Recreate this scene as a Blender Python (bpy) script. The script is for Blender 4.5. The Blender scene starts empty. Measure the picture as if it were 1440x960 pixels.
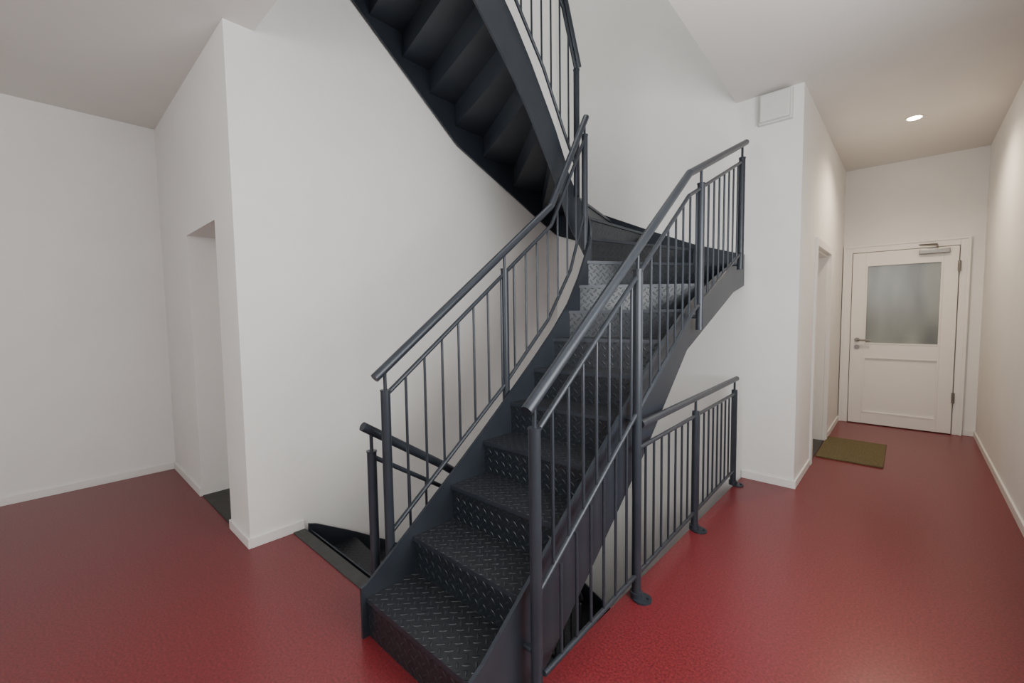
import bpy, bmesh, math
from mathutils import Vector, Matrix
C=bpy.context.collection
# ------------------------------------------------------------ materials
def newmat(name):
    m=bpy.data.materials.new(name);m.use_nodes=True
    nt=m.node_tree;b=nt.nodes["Principled BSDF"]
    return m,nt,b
def noisy(name,col,col2,rough=.6,scale=30,bump=.05,bscale=200,metal=0,bdist=.002,spec=.5,vscale=None):
    m,nt,b=newmat(name);N=nt.nodes;L=nt.links
    tc=N.new("ShaderNodeTexCoord")
    n=N.new("ShaderNodeTexNoise");n.inputs["Scale"].default_value=scale;n.inputs["Detail"].default_value=4
    src=tc.outputs["Object"]
    if vscale:
        mp=N.new("ShaderNodeMapping");mp.inputs["Scale"].default_value=vscale;L.new(src,mp.inputs[0]);src=mp.outputs[0];n.inputs["Detail"].default_value=1
    L.new(src,n.inputs["Vector"])
    mx=N.new("ShaderNodeMix");mx.data_type='RGBA';mx.inputs[6].default_value=col;mx.inputs[7].default_value=col2
    mr=N.new("ShaderNodeMapRange");mr.inputs[1].default_value=.3;mr.inputs[2].default_value=.7
    L.new(n.outputs["Fac"],mr.inputs[0]);L.new(mr.outputs[0],mx.inputs[0])
    b.inputs["Roughness"].default_value=rough
    L.new(mx.outputs[2],b.inputs["Base Color"])
    b.inputs["Metallic"].default_value=metal
    b.inputs["Specular IOR Level"].default_value=spec
    if bump:
        n2=N.new("ShaderNodeTexNoise");n2.inputs["Scale"].default_value=bscale;n2.inputs["Detail"].default_value=3
        L.new(tc.outputs["Object"],n2.inputs["Vector"])
        bp=N.new("ShaderNodeBump");bp.inputs["Strength"].default_value=bump;bp.inputs["Distance"].default_value=bdist
        L.new(n2.outputs["Fac"],bp.inputs["Height"]);L.new(bp.outputs["Normal"],b.inputs["Normal"])
    return m
M_wall=noisy("wall_plaster",(.79,.785,.765,1),(.82,.815,.795,1),.85,3,.35,160,bdist=.003,spec=.2)
M_ceil=noisy("ceiling_plaster",(.72,.705,.68,1),(.75,.735,.71,1),.9,2,.15,120,spec=.15)
M_floor=noisy("red_linoleum",(.105,.012,.016,1),(.225,.028,.034,1),.30,110,.08,60,bdist=.002,spec=.5)
M_trim=noisy("white_trim",(.78,.77,.745,1),(.8,.79,.765,1),.45,4,0)
M_steel=noisy("anthracite_steel",(.026,.032,.042,1),(.034,.041,.053,1),.36,6,.04,60,metal=.2,bdist=.001,spec=.45)
M_under=noisy("dark_threshold",(.035,.035,.034,1),(.05,.05,.048,1),.6,20,.1,100)
M_door=noisy("door_paint",(.78,.76,.72,1),(.80,.78,.74,1),.4,3,0)
M_chrome=noisy("brushed_metal",(.22,.21,.20,1),(.26,.25,.23,1),.35,40,0,metal=.9)
M_mat=noisy("coir",(.13,.11,.055,1),(.28,.235,.13,1),.95,130,1,350,bdist=.01,spec=.1)
M_glass=noisy("frosted_glass",(.14,.155,.155,1),(.27,.30,.28,1),.2,1.0,.1,300,vscale=(5,1,1.2),spec=.45)
M_box=noisy("cover_plastic",(.66,.655,.64,1),(.69,.685,.67,1),.5,4,0)
def tearplate(name,c0,c1,strength,rough=.36):
    m,nt,b=newmat(name);N=nt.nodes;L=nt.links
    uv=N.new("ShaderNodeUVMap");uv.uv_map="UVMap"
    mp=N.new("ShaderNodeMapping");mp.inputs["Scale"].default_value=(30,30,1);mp.inputs["Rotation"].default_value=(0,0,math.radians(45))
    L.new(uv.outputs[0],mp.inputs[0])
    sp=N.new("ShaderNodeSeparateXYZ");L.new(mp.outputs[0],sp.inputs[0])
    def M(op,a,b_=None,c=None):
        n=N.new("ShaderNodeMath");n.operation=op
        for i,v in enumerate((a,b_,c)):
            if v is None: continue
            if isinstance(v,(int,float)): n.inputs[i].default_value=v
            else: L.new(v,n.inputs[i])
        return n.outputs[0]
    X,Y=sp.outputs[0],sp.outputs[1]
    fx=M('SUBTRACT',M('FRACT',X),.5);fy=M('SUBTRACT',M('FRACT',Y),.5)
    par=M('FLOORED_MODULO',M('ADD',M('FLOOR',X),M('FLOOR',Y)),2)
    inv=M('SUBTRACT',1,par)
    a=M('ADD',M('MULTIPLY',fx,par),M('MULTIPLY',fy,inv))
    c=M('ADD',M('MULTIPLY',fy,par),M('MULTIPLY',fx,inv))
    d=M('ADD',M('POWER',M('ABSOLUTE',M('DIVIDE',a,.50)),2),M('ABSOLUTE',M('DIVIDE',c,.15)))
    mr=N.new("ShaderNodeMapRange");mr.inputs[1].default_value=.6;mr.inputs[2].default_value=1.1;mr.inputs[3].default_value=1;mr.inputs[4].default_value=0
    L.new(d,mr.inputs[0])
    bp=N.new("ShaderNodeBump");bp.inputs["Strength"].default_value=strength;bp.inputs["Distance"].default_value=.003
    L.new(mr.outputs[0],bp.inputs["Height"]);L.new(bp.outputs[0],b.inputs["Normal"])
    mx=N.new("ShaderNodeMix");mx.data_type='RGBA';mx.inputs[6].default_value=c0;mx.inputs[7].default_value=c1
    L.new(mr.outputs[0],mx.inputs[0]);L.new(mx.outputs[2],b.inputs["Base Color"])
    b.inputs["Roughness"].default_value=rough;b.inputs["Metallic"].default_value=.2
    return m
M_tread=tearplate("tear_plate_tread",(.022,.024,.029,1),(.040,.044,.051,1),1,.38)
M_riser=tearplate("tear_plate_riser",(.019,.023,.029,1),(.025,.030,.037,1),.7,.30)
def emis(name,col,s):
    m,nt,b=newmat(name);b.inputs["Emission Color"].default_value=col;b.inputs["Emission Strength"].default_value=s;return m
# ------------------------------------------------------------ helpers
def link(ob,parent=None):
    C.objects.link(ob)
    if parent: ob.parent=parent
    return ob
def meshob(name,bm,mat,parent=None,smooth=False,recalc=True):
    if recalc: bmesh.ops.recalc_face_normals(bm,faces=bm.faces)
    me=bpy.data.meshes.new(name);bm.to_mesh(me);bm.free()
    if not isinstance(mat,(list,tuple)): mat=[mat]
    for m in mat: me.materials.append(m)
    if smooth:
        for p in me.polygons: p.use_smooth=True
    return link(bpy.data.objects.new(name,me),parent)
def addbox(bm,x0,x1,y0,y1,z0,z1,bev=0,mi=0):
    r=bmesh.ops.create_cube(bm,size=1)
    vs=r["verts"]
    for v in vs:
        v.co=Vector(((x0+x1)/2+v.co.x*abs(x1-x0),(y0+y1)/2+v.co.y*abs(y1-y0),(z0+z1)/2+v.co.z*abs(z1-z0)))
    fs=set(f for v in vs for f in v.link_faces)
    for f in fs: f.material_index=mi
    if bev:
        es=set(e for v in vs for e in v.link_edges)
        bmesh.ops.bevel(bm,geom=list(es),offset=bev,segments=2,affect='EDGES',profile=.6)
    return vs
def box(name,x0,x1,y0,y1,z0,z1,mat,parent=None,bev=0):
    bm=bmesh.new();addbox(bm,x0,x1,y0,y1,z0,z1,bev);return meshob(name,bm,mat,parent)
def empty(name):
    e=bpy.data.objects.new(name,None);C.objects.link(e);return e
def addcyl(bm,p,q,r,seg=12,r2=None):
    p=Vector(p);q=Vector(q);d=q-p;L=d.length
    if L<1e-5: return
    g=bmesh.ops.create_cone(bm,cap_ends=True,segments=seg,radius1=r,radius2=r if r2 is None else r2,depth=L)
    M=Matrix.Translation((p+q)/2)@d.to_track_quat('Z','Y').to_matrix().to_4x4()
    bmesh.ops.transform(bm,matrix=M,verts=g["verts"])
def tube(bm,pts,r,seg=12):
    for a,b in zip(pts[:-1],pts[1:]): addcyl(bm,a,b,r,seg)
    for a in pts[1:-1]:
        g=bmesh.ops.create_icosphere(bm,subdivisions=2,radius=r*1.0)
        bmesh.ops.translate(bm,vec=Vector(a),verts=g["verts"])
def smoothmesh(ob,ang=40):
    me=ob.data
    for p in me.polygons: p.use_smooth=True
    try:
        me.set_sharp_from_angle(angle=math.radians(ang))
    except Exception: pass
def interp(tab,x):
    if x<=tab[0][0]: return tab[0][1]
    for (a,b),(c,d) in zip(tab[:-1],tab[1:]):
        if x<=c: return b+(d-b)*(x-a)/(c-a)
    return tab[-1][1]
# ------------------------------------------------------------ room shell
xA,yA,xB,xD,yD,yG,xR,H=-2.83,.774,-4.89,-.609,3.827,6.614,.557,3.0
R=.172;NR=23;T=R*NR
YB=-2.4
oy,ox=1.08,-.97     # floor opening
cy_=.93             # ceiling opening
bm=bmesh.new()
addbox(bm,xB-.3,xR+.3,YB-.3,oy,-.9,0);addbox(bm,ox,xR+.3,oy,yG+.3,-.9,0)
meshob("floor",bm,M_floor)
bm=bmesh.new()
addbox(bm,xB-.3,xR+.3,YB-.3,cy_,H,T)
vs=addbox(bm,-1.0,xR+.3,cy_,yD,H,T)
for v in vs:
    if v.co.x<-.9: v.co.x=-.925 if v.co.y<2 else -1.06
addbox(bm,-1.06,xR+.3,yD,yG+.3,H,T)
meshob("ceiling",bm,M_ceil)
dx0,dx1,dz=-3.95,-3.20,1.97
bm=bmesh.new()
addbox(bm,xB,dx0,yA,yA+.3,0,H);addbox(bm,dx1,xA-.3,yA,yA+.3,0,H);addbox(bm,dx0,dx1,yA,yA+.3,dz,H)
meshob("wall_left_return",bm,M_wall)
box("wall_stair_left",xA-.3,xA,yA+.0,yD+.3,-T,7.2,M_wall)
box("wall_stair_back",xA,xD,yD,yD+.3,-T,7.2,M_wall)
box("wall_left",xB-.3,xB,YB-.3,yA+.3,0,H,M_wall)
py0,py1,pz=4.56,5.47,1.92
bm=bmesh.new()
addbox(bm,xD-.3,xD,yD+.3,py0,0,H);addbox(bm,xD-.3,xD,py1,yG+.3,0,H);addbox(bm,xD-.3,xD,py0,py1,pz,H)
meshob("wall_corridor_left",bm,M_wall)
box("wall_corridor_end",xD,xR,yG,yG+.3,0,H,M_wall)
bm=bmesh.new()
wy0,wy1,wz0,wz1=.6,2.5,.9,2.5
addbox(bm,xR,xR+.3,wy1,yG+.3,0,H);addbox(bm,xR,xR+.3,YB-.3,wy0,0,H)
addbox(bm,xR,xR+.3,wy0,wy1,0,wz0);addbox(bm,xR,xR+.3,wy0,wy1,wz1,H)
meshob("wall_right",bm,M_wall)
bm=bmesh.new()
vx0,vx1,vz0,vz1=-1.9,.3,1.45,2.7
addbox(bm,xB,vx0,YB-.3,YB,0,H);addbox(bm,vx1,xR,YB-.3,YB,0,H)
addbox(bm,vx0,vx1,YB-.3,YB,0,vz0);addbox(bm,vx0,vx1,YB-.3,YB,vz1,H)
meshob("wall_front",bm,M_wall)
def added_window(name,pl,a0,a1,z0,z1,pos):
    bm=bmesh.new();w=.06
    def b(p0,p1,q0,q1):
        if pl=='x': addbox(bm,pos,pos+.06,p0,p1,q0,q1,.004)
        else: addbox(bm,p0,p1,pos,pos+.06,q0,q1,.004)
    b(a0,a0+w,z0,z1);b(a1-w,a1,z0,z1);b(a0+w,a1-w,z0,z0+w);b(a0+w,a1-w,z1-w,z1);mid=(a0+a1)/2;b(mid-w/2,mid+w/2,z0+w,z1-w)
    meshob(name,bm,M_trim)
added_window("added_window_1",'x',wy0,wy1,wz0,wz1,xR+.12)  # unseen, added in the right wall to throw light on the stair wall
added_window("added_window_2",'y',vx0,vx1,vz0,vz1,YB-.2)  # unseen, added behind the camera; height chosen so upper risers mirror it
box("wall_upper_right",xR,xR+.3,YB,yD+.3,T,7.2,M_wall)
box("wall_upper_front",xA-.3,xR+.3,YB-.3,YB,T,7.2,M_wall)
box("wall_upper_left",xA-.3,xA,YB,yA,T,7.2,M_wall)
box("wall_upper_back",xD,xR,yD,yD+.3,T,7.2,M_wall)
box("ceiling_upper",xA-.3,xR+.3,YB-.3,yD+.3,7.2,7.4,M_ceil)
box("wall_lower_right",xR,xR+.3,YB,yD+.3,-T,-.9,M_wall)
box("wall_lower_front",xA-.3,xR+.3,YB-.3,YB,-T,-.9,M_wall)
box("wall_lower_left",xA-.3,xA,YB,yA,-T,-.9,M_wall)
box("wall_lower_back",xD,xR,yD,yD+.3,-T,-.9,M_wall)
box("floor_lower",xA-.3,xR+.3,YB-.3,yD+.3,-T-.2,-T,M_floor)
box("threshold_floor",dx0,dx1,yA+.004,yA+.26,.0,.006,M_under)
box("door_1",dx0,dx1,yA+.26,yA+.30,.0,dz,M_door)
bh,bt=.06,.014
def base(name,*bx):
    bm=bmesh.new()
    for x0,x1,y0,y1 in bx: addbox(bm,x0,x1,y0,y1,0,bh,.003)
    meshob(name,bm,M_trim)
base("baseboard_left",(xB,xB+bt,YB,yA))
base("baseboard_left_return",(xB,dx0,yA-bt,yA),(dx1,xA+bt,yA-bt,yA),(xA,xA+bt,yA,oy))
base("baseboard_stair_back",(ox,xD+bt,yD-bt,yD))
base("baseboard_corridor_left",(xD,xD+bt,yD,py0-.07),(xD,xD+bt,py1+.07,yG))
base("baseboard_corridor_end",(xD,-.60,yG-bt,yG),(.46,xR,yG-bt,yG))
base("baseboard_right",(xR-bt,xR,YB,yG))
bm=bmesh.new()
cw=.06
addbox(bm,xD-.02,xD+.018,py0-cw,py0+.01,0,pz+cw,.004);addbox(bm,xD-.02,xD+.018,py1-.01,py1+cw,0,pz+cw,.004);addbox(bm,xD-.02,xD+.018,py0+.01,py1-.01,pz-.01,pz+cw,.004)
addbox(bm,xD-.28,xD-.02,py1-.03,py1,0,pz,.003);addbox(bm,xD-.28,xD-.02,py0,py0+.03,0,pz,.003);addbox(bm,xD-.28,xD-.02,py0+.03,py1-.03,pz-.03,pz,.003)
meshob("trim_1",bm,M_trim)
box("threshold_corridor",xD-.28,xD,py0+.03,py1-.03,0,.006,M_under)
d2=empty("door_2")
box("leaf",xD-.28,xD-.24,py0+.03,py1-.03,.008,pz-.03,M_door,d2,.004)
# ------------------------------------------------------------ far door
d=empty("door_3")
yf=yG-.001
bm=bmesh.new()
addbox(bm,-.585,-.515,yf-.05,yf,0,2.09,.006);addbox(bm,.378,.44,yf-.05,yf,0,2.09,.006);addbox(bm,-.515,.378,yf-.05,yf,2.02,2.09,.006)
addbox(bm,-.60,-.575,yf-.06,yf,0,2.105,.004);addbox(bm,.43,.455,yf-.06,yf,0,2.105,.004);addbox(bm,-.575,.43,yf-.06,yf,2.08,2.105,.004)
meshob("frame",bm,M_trim,d)
bm=bmesh.new()
x0,x1,z0,z1=-.508,.370,.01,2.012
y0,y1=yf-.065,yf-.02
gx0,gx1,gz0,gz1=-.385,.255,.95,1.87
pz0,pz1=.14,.80
addbox(bm,x0,gx0,y0,y1,z0,z1,.003);addbox(bm,gx1,x1,y0,y1,z0,z1,.003)
addbox(bm,gx0,gx1,y0,y1,z0,pz0,.002);addbox(bm,gx0,gx1,y0,y1,pz1,gz0,.002);addbox(bm,gx0,gx1,y0,y1,gz1,z1,.002)
addbox(bm,gx0,gx1,y0+.014,y1,pz0,pz1)
for (a,b,c_,e) in ((gx0,gx1,pz0,pz1),(gx0,gx1,gz0,gz1)):
    w=.016
    addbox(bm,a,a+w,y0-.004,y0+.02,c_,e,.003);addbox(bm,b-w,b,y0-.004,y0+.02,c_,e,.003)
    addbox(bm,a+w,b-w,y0-.004,y0+.02,c_,c_+w,.003);addbox(bm,a+w,b-w,y0-.004,y0+.02,e-w,e,.003)
meshob("leaf",bm,M_door,d)
box("glass_pane",gx0,gx1,y0+.016,y0+.024,gz0,gz1,M_glass,d)
bm=bmesh.new()
hx,hz=-.445,1.0
addcyl(bm,(hx,y0+.002,hz),(hx,y0-.012,hz),.026,20);addcyl(bm,(hx,y0-.01,hz),(hx,y0-.05,hz),.009)
tube(bm,[(hx,y0-.05,hz),(hx+.03,y0-.055,hz),(hx+.125,y0-.055,hz-.003)],.011)
addcyl(bm,(hx,y0+.002,hz-.085),(hx,y0-.012,hz-.085),.026,20);addcyl(bm,(hx,y0-.01,hz-.085),(hx,y0-.02,hz-.085),.012)
smoothmesh(meshob("handle",bm,M_chrome,d))
bm=bmesh.new()
for zz in (.40,1.80):
    addcyl(bm,(.374,yf-.078,zz-.055),(.374,yf-.078,zz+.055),.013)
meshob("hinges",bm,M_chrome,d)
bm=bmesh.new()
addbox(bm,.06,.30,y0-.045,y0,1.945,1.995,.006)
tube(bm,[(.20,y0-.03,2.0),(.20,y0-.03,2.035),(.06,y0-.10,2.04),(.20,y0-.02,2.045)],.008,8)
meshob("door_closer",bm,M_chrome,d)
bm=bmesh.new();addbox(bm,xD+.01,-.12,4.80,5.62,0.0,.014,.004);
meshob("doormat",bm,M_mat)
bx=empty("wall_access_cover")
bm=bmesh.new();addbox(bm,-.895,-.675,yD-.035,yD,2.765,2.985,.004);addbox(bm,-.883,-.687,yD-.060,yD-.03,2.777,2.973,.010)
addcyl(bm,(-.715,yD-.065,2.83),(-.715,yD-.055,2.83),.006,10)
meshob("cover",bm,M_box,bx)
dl=empty("ceiling_downlight")
bm=bmesh.new()
lx,ly=-.02,5.18
bmesh.ops.create_cone(bm,cap_ends=False,segments=32,radius1=.052,radius2=.040,depth=.010,matrix=Matrix.Translation((lx,ly,H-.004)))
bmesh.ops.create_cone(bm,cap_ends=True,segments=32,radius1=.056,radius2=.056,depth=.003,matrix=Matrix.Translation((lx,ly,H-.0015)))
meshob("ring",bm,M_trim,dl)
bm=bmesh.new();bmesh.ops.create_cone(bm,cap_ends=True,segments=32,radius1=.042,radius2=.042,depth=.003,matrix=Matrix.Translation((lx,ly,H-.010)))
meshob("lens",bm,emis("lamp_glow",(1,.86,.68,1),60),dl)
# ------------------------------------------------------------ staircase
xi0,xi1=-1.66,-1.84;xc=(xi0+xi1)/2;rr=(xi0-xi1)/2;yc=2.62
XO,YO,XL=-.98,3.80,-2.805
Y0=.85
Lin1=yc-Y0;Larc=math.pi*rr
def pin(s):
    if s<=Lin1: return Vector((xi0,Y0+s))
    if s<=Lin1+Larc:
        a=(s-Lin1)/rr;return Vector((xc+rr*math.cos(a),yc+rr*math.sin(a)))
    return Vector((xi1,yc-(s-Lin1-Larc)))
Lo1=YO-Y0;Lo2=XO-XL
def pout(s):
    if s<=Lo1: return Vector((XO,Y0+s))
    if s<=Lo1+Lo2: return Vector((XO-(s-Lo1),YO))
    return Vector((XL,YO-(s-Lo1-Lo2)))
si=[y-Y0 for y in (.87,1.11,1.34,1.565,1.78,1.99,2.19,2.36,2.48,2.575)]
si+=[Lin1+.05,Lin1+Larc/2,Lin1+Larc-.05]
si+=[Lin1+Larc+(yc-y) for y in (2.575,2.47,2.34,2.21,2.06,1.88,1.69,1.50,1.31,1.12)]
so=[y-Y0 for y in (.87,1.11,1.345,1.58,1.82,2.07,2.34,2.66,3.09,3.64)]
so+=[Lo1+(XO-x) for x in (-1.36,-1.76,-2.14,-2.52)]
so+=[Lo1+Lo2+(YO-y) for y in (3.57,3.14,2.74,2.42,2.17,1.93,1.67,1.41,1.12)]
nin=[(0,R)]+[(s,R*(i+1)) for i,s in enumerate(si)]+[(si[-1]+.05,T)]
nou=[(0,R)]+[(s,R*(i+1)) for i,s in enumerate(so)]+[(so[-1]+.05,T)]
oc=Lo1+Lo2
bot_o=[(0,0),(1.2-Y0,0),(2.05-Y0,.64),(2.61-Y0,1.13),(3.52-Y0,1.50),(Lo1,1.56),(oc,2.19),(oc+YO-3.49,2.31),(oc+YO-2.42,2.76),(oc+YO-1.52,3.47),(oc+YO-1.12,3.72)]
def string(name,path,top,bot,S0,S1,parent,brk):
    ss=sorted(set([S0+(S1-S0)*k/140 for k in range(141)]+brk))
    bm=bmesh.new();prev=None
    for s in ss:
        p=path(s);zt=top(s);zb=min(bot(s),zt-.02)
        v=(bm.verts.new((p.x,p.y,zb)),bm.verts.new((p.x,p.y,zt)))
        if prev: bm.faces.new((prev[0],v[0],v[1],prev[1]))
        prev=v
    ob=meshob(name,bm,M_steel,parent)
    sol=ob.modifiers.new("s","SOLIDIFY");sol.thickness=.014;sol.offset=0
    return ob
def build_stair(parent):
    Si=si[-1]+.02;So=so[-1]+.02
    string("string_inner",pin,lambda s:interp(nin,s)+.05,lambda s:max(0,interp(nin,s)-.30),0,Si,parent,[Lin1,Lin1+Larc])
    string("string_outer",pout,lambda s:interp(nou,s)+.035,lambda s:interp(bot_o,s),0,So,parent,[Lo1,oc])
    bm=bmesh.new();uvl=bm.loops.layers.uv.new("UVMap")
    def prism(poly,z0,z1):
        n=len(poly)
        lo=[bm.verts.new((p.x,p.y,z0)) for p in poly];hi=[bm.verts.new((p.x,p.y,z1)) for p in poly]
        fs=[bm.faces.new(hi),bm.faces.new(lo[::-1])]
        for k in range(n): fs.append(bm.faces.new((lo[k],lo[(k+1)%n],hi[(k+1)%n],hi[k])))
        return fs
    for i in range(NR-1):
        z=R*(i+1)
        a=[pin(si[i]+(si[i+1]-si[i])*k/4) for k in range(5)]
        ks=[so[i]+(so[i+1]-so[i])*k/4 for k in range(5)]
        for c_ in (Lo1,oc):
            if so[i]<c_<so[i+1]: ks.append(c_)
        b=[pout(s) for s in sorted(ks)]
        u2=(b[-1]-a[-1]).normalized();w2=Vector((-u2.y,u2.x))*.02
        fs=prism(a+[a[-1]+w2,b[-1]+w2]+b[::-1] if i<NR-2 else a+b[::-1],z-.02,z)
        u=(b[0]-a[0]).normalized();w=Vector((-u.y,u.x))
        for k,f in enumerate(fs):
            f.material_index=0 if k==0 else 1
            for l in f.loops:
                q=Vector((l.vert.co.x,l.vert.co.y))-a[0]
                l[uvl].uv=(q.dot(u),q.dot(w))
    for i in range(NR):
        a=pin(si[i]);b=pout(so[i]);u=(b-a).normalized();w=Vector((-u.y,u.x))
        a=a+w*.008;b=b+w*.008;w=w*.008
        z0=R*i-.012 if i else 0;z1=R*(i+1)-.004
        fs=prism([a,b,b+w,a+w],z0,z1)
        for k,f in enumerate(fs):
            f.material_index=2 if k==2 else 1
            for l in f.loops:
                q=Vector((l.vert.co.x,l.vert.co.y))-a
                l[uvl].uv=(q.dot(u),l.vert.co.z)
    meshob("treads_and_risers",bm,[M_tread,M_steel,M_riser],parent)
    def railing(tag,P,hr,br,posts,y0,y1,n,gap=.12):
        bm=bmesh.new()
        key=sorted(hr)
        tube(bm,[(P(y),y,z) for y,z in key],.021,16)
        ys=[y0]+[y for y,_ in key if y0<y<y1]+[y1]
        tube(bm,[(P(y),y,interp(key,y)-gap) for y in ys],.011,10)
        yb=[y0]+[y for y,_ in br if y0<y<y1]+[y1]
        tube(bm,[(P(y),y,interp(br,y)) for y in yb],.011,10)
        for k in range(1,n):
            y=y0+(y1-y0)*k/n
            addcyl(bm,(P(y),y,interp(br,y)),(P(y),y,interp(key,y)-gap),.0065,8)
        for (y,zb) in posts:
            zt=interp(key,y)-gap+.02
            addcyl(bm,(P(y),y,zb),(P(y),y,zt),.0215,18)
            addcyl(bm,(P(y),y,zt),(P(y),y,zt+.006),.024,18)
            addcyl(bm,(P(y),y,zt),(P(y),y,interp(key,y)),.008,10)
        ob=meshob(tag,bm,M_steel,parent);smoothmesh(ob)
    railing("railing_outer",lambda y:-.92,[(1.07,1.04),(2.47,2.12),(3.57,2.59)],
        [(1.05,.34),(1.84,.88),(2.55,1.36),(3.5,1.79)],[(1.11,0.0),(1.86,0.0),(2.66,1.25),(3.48,1.66)],1.11,3.48,24)
    railing("railing_inner",lambda y:-1.70,[(.97,1.09),(2.24,2.04),(2.65,2.72)],
        [(1.0,.36),(1.77,.94),(2.2,1.32),(2.45,1.65),(2.62,2.05)],[(1.02,.22),(1.80,.84),(2.63,1.80)],1.02,2.63,15)
    railing("railing_upper_inner",lambda y:-1.80,[(.96,4.82),(1.41,4.52),(1.8,4.22),(2.2,3.88),(2.52,3.55),(2.71,3.11)],
        [(1.0,4.16),(1.5,3.76),(2.0,3.28),(2.3,2.95),(2.52,2.62),(2.69,2.38)],[(1.0,T-.10),(1.75,3.3),(2.68,2.2)],1.0,2.68,17)
    bm=bmesh.new()
    for y,zb in ((1.11,.18),(1.86,.86),(2.66,1.33),(3.48,1.70)):
        addcyl(bm,(-.985,y,zb),(-.92,y,zb),.012,10)
    for y,zb in ((1.02,.28),(1.80,.90),(2.63,1.85)):
        addcyl(bm,(-1.655,y,zb),(-1.70,y,zb),.012,10)
    meshob("fixing_bolts",bm,M_steel,parent)
st=empty("metal_staircase");build_stair(st)
st2=empty("metal_staircase");st2.location=(0,0,-T)
for ch in list(st.children):
    o=bpy.data.objects.new(ch.name,ch.data);C.objects.link(o);o.parent=st2
    for m in ch.modifiers:
        mm=o.modifiers.new(m.name,m.type);mm.thickness=m.thickness;mm.offset=m.offset
box("trim_2",xA+.012,xi1+.25,oy-.07,oy+.002,-.2,.006,M_under,None,.002)
GP=lambda y:-.92-.06*(y-1.86)/1.76
bm=bmesh.new()
tube(bm,[(GP(y),y,.83) for y in (1.90,3.68)],.019,16)
tube(bm,[(GP(y),y,.72) for y in (1.86,3.62)],.011,10)
tube(bm,[(GP(y),y,.11) for y in (1.12,1.86,3.62)],.011,10)
for k in range(1,18):
    if k==8: continue
    y=1.86+(3.62-1.86)*k/17.5
    addcyl(bm,(GP(y),y,.11),(GP(y),y,.72),.0065,8)
for k in range(1,7):
    y=1.12+.74*k/7
    addcyl(bm,(GP(y),y,.11),(GP(y),y,interp([(1.05,.34),(1.84,.88)],y)),.0065,8)
for y in (2.70,3.62):
    addcyl(bm,(GP(y),y,0),(GP(y),y,.75),.0215,18);addcyl(bm,(GP(y),y,.75),(GP(y),y,.83),.008,10)
for y in (1.86,2.70,3.62):
    x=GP(y);addcyl(bm,(x+.03,y,0),(x+.03,y,.008),.045,24);addcyl(bm,(x,y,.0),(x,y,.03),.03,20)
    for sx in (.055,): addcyl(bm,(x+sx,y+.012,.008),(x+sx,y+.012,.016),.008,6)
smoothmesh(meshob("guard_railing",bm,M_steel,st))
# ------------------------------------------------------------ lights
def area(name,loc,rot,sx,sy,power,col):
    l=bpy.data.lights.new(name,'AREA');l.shape='RECTANGLE';l.size=sx;l.size_y=sy;l.energy=power;l.color=col
    o=bpy.data.objects.new(name,l);o.location=loc;o.rotation_euler=rot;C.objects.link(o);return o
area("added_window_light",(xR+.10,(wy0+wy1)/2,(wz0+wz1)/2),(0,math.radians(90),0),1.5,1.8,82,(1,1,.98))  # added area lamp in the right-hand opening, brightens the stair wall
area("added_window_light",((vx0+vx1)/2,YB-.1,(vz0+vz1)/2),(math.radians(90),0,math.radians(-14)),2.0,1.2,80,(1,1,.98))  # added area lamp in the rear opening, lights stairs and corridor from the front
area("shaft_fill",(-1.2,2.2,7.1),(0,0,0),2.6,2.8,85,(1,1,.99))  # added fill lamp under the closed upper ceiling, no roof opening modelled
area("lower_fill",(-.6,0,-1.2),(0,0,0),1,1,20,(1,.98,.95))  # added fill lamp hung below the floor slab, lights the lower stairwell
def spot(loc,p,ang=110):
    l=bpy.data.lights.new("downlight_lamp",'SPOT');l.energy=p;l.color=(1,.80,.60);l.spot_size=math.radians(ang);l.spot_blend=.8;l.shadow_soft_size=.04
    o=bpy.data.objects.new("downlight_lamp",l);o.location=loc;C.objects.link(o)
spot((lx,ly,H-.03),90,150)
w=bpy.data.worlds.new("world");bpy.context.scene.world=w;w.use_nodes=True
w.node_tree.nodes["Background"].inputs[0].default_value=(.8,.88,1,1);w.node_tree.nodes["Background"].inputs[1].default_value=.5
# ------------------------------------------------------------ camera
yaw,pitch,roll=math.radians(42.5),math.radians(3.63),math.radians(-.79)
F=Vector((-math.sin(yaw)*math.cos(pitch),math.cos(yaw)*math.cos(pitch),-math.sin(pitch)))
Rv=Vector((math.cos(yaw),math.sin(yaw),0));U=Rv.cross(F)
R2=Rv*math.cos(roll)+U*math.sin(roll);U2=-Rv*math.sin(roll)+U*math.cos(roll)
cam=bpy.data.cameras.new("camera");cam.lens=609/1440*36;cam.sensor_width=36;cam.clip_start=.02
co=bpy.data.objects.new("camera",cam);C.objects.link(co)
m=Matrix((R2,U2,-F)).transposed().to_4x4();m.translation=Vector((0,0,1.36));co.matrix_world=m
bpy.context.scene.camera=co
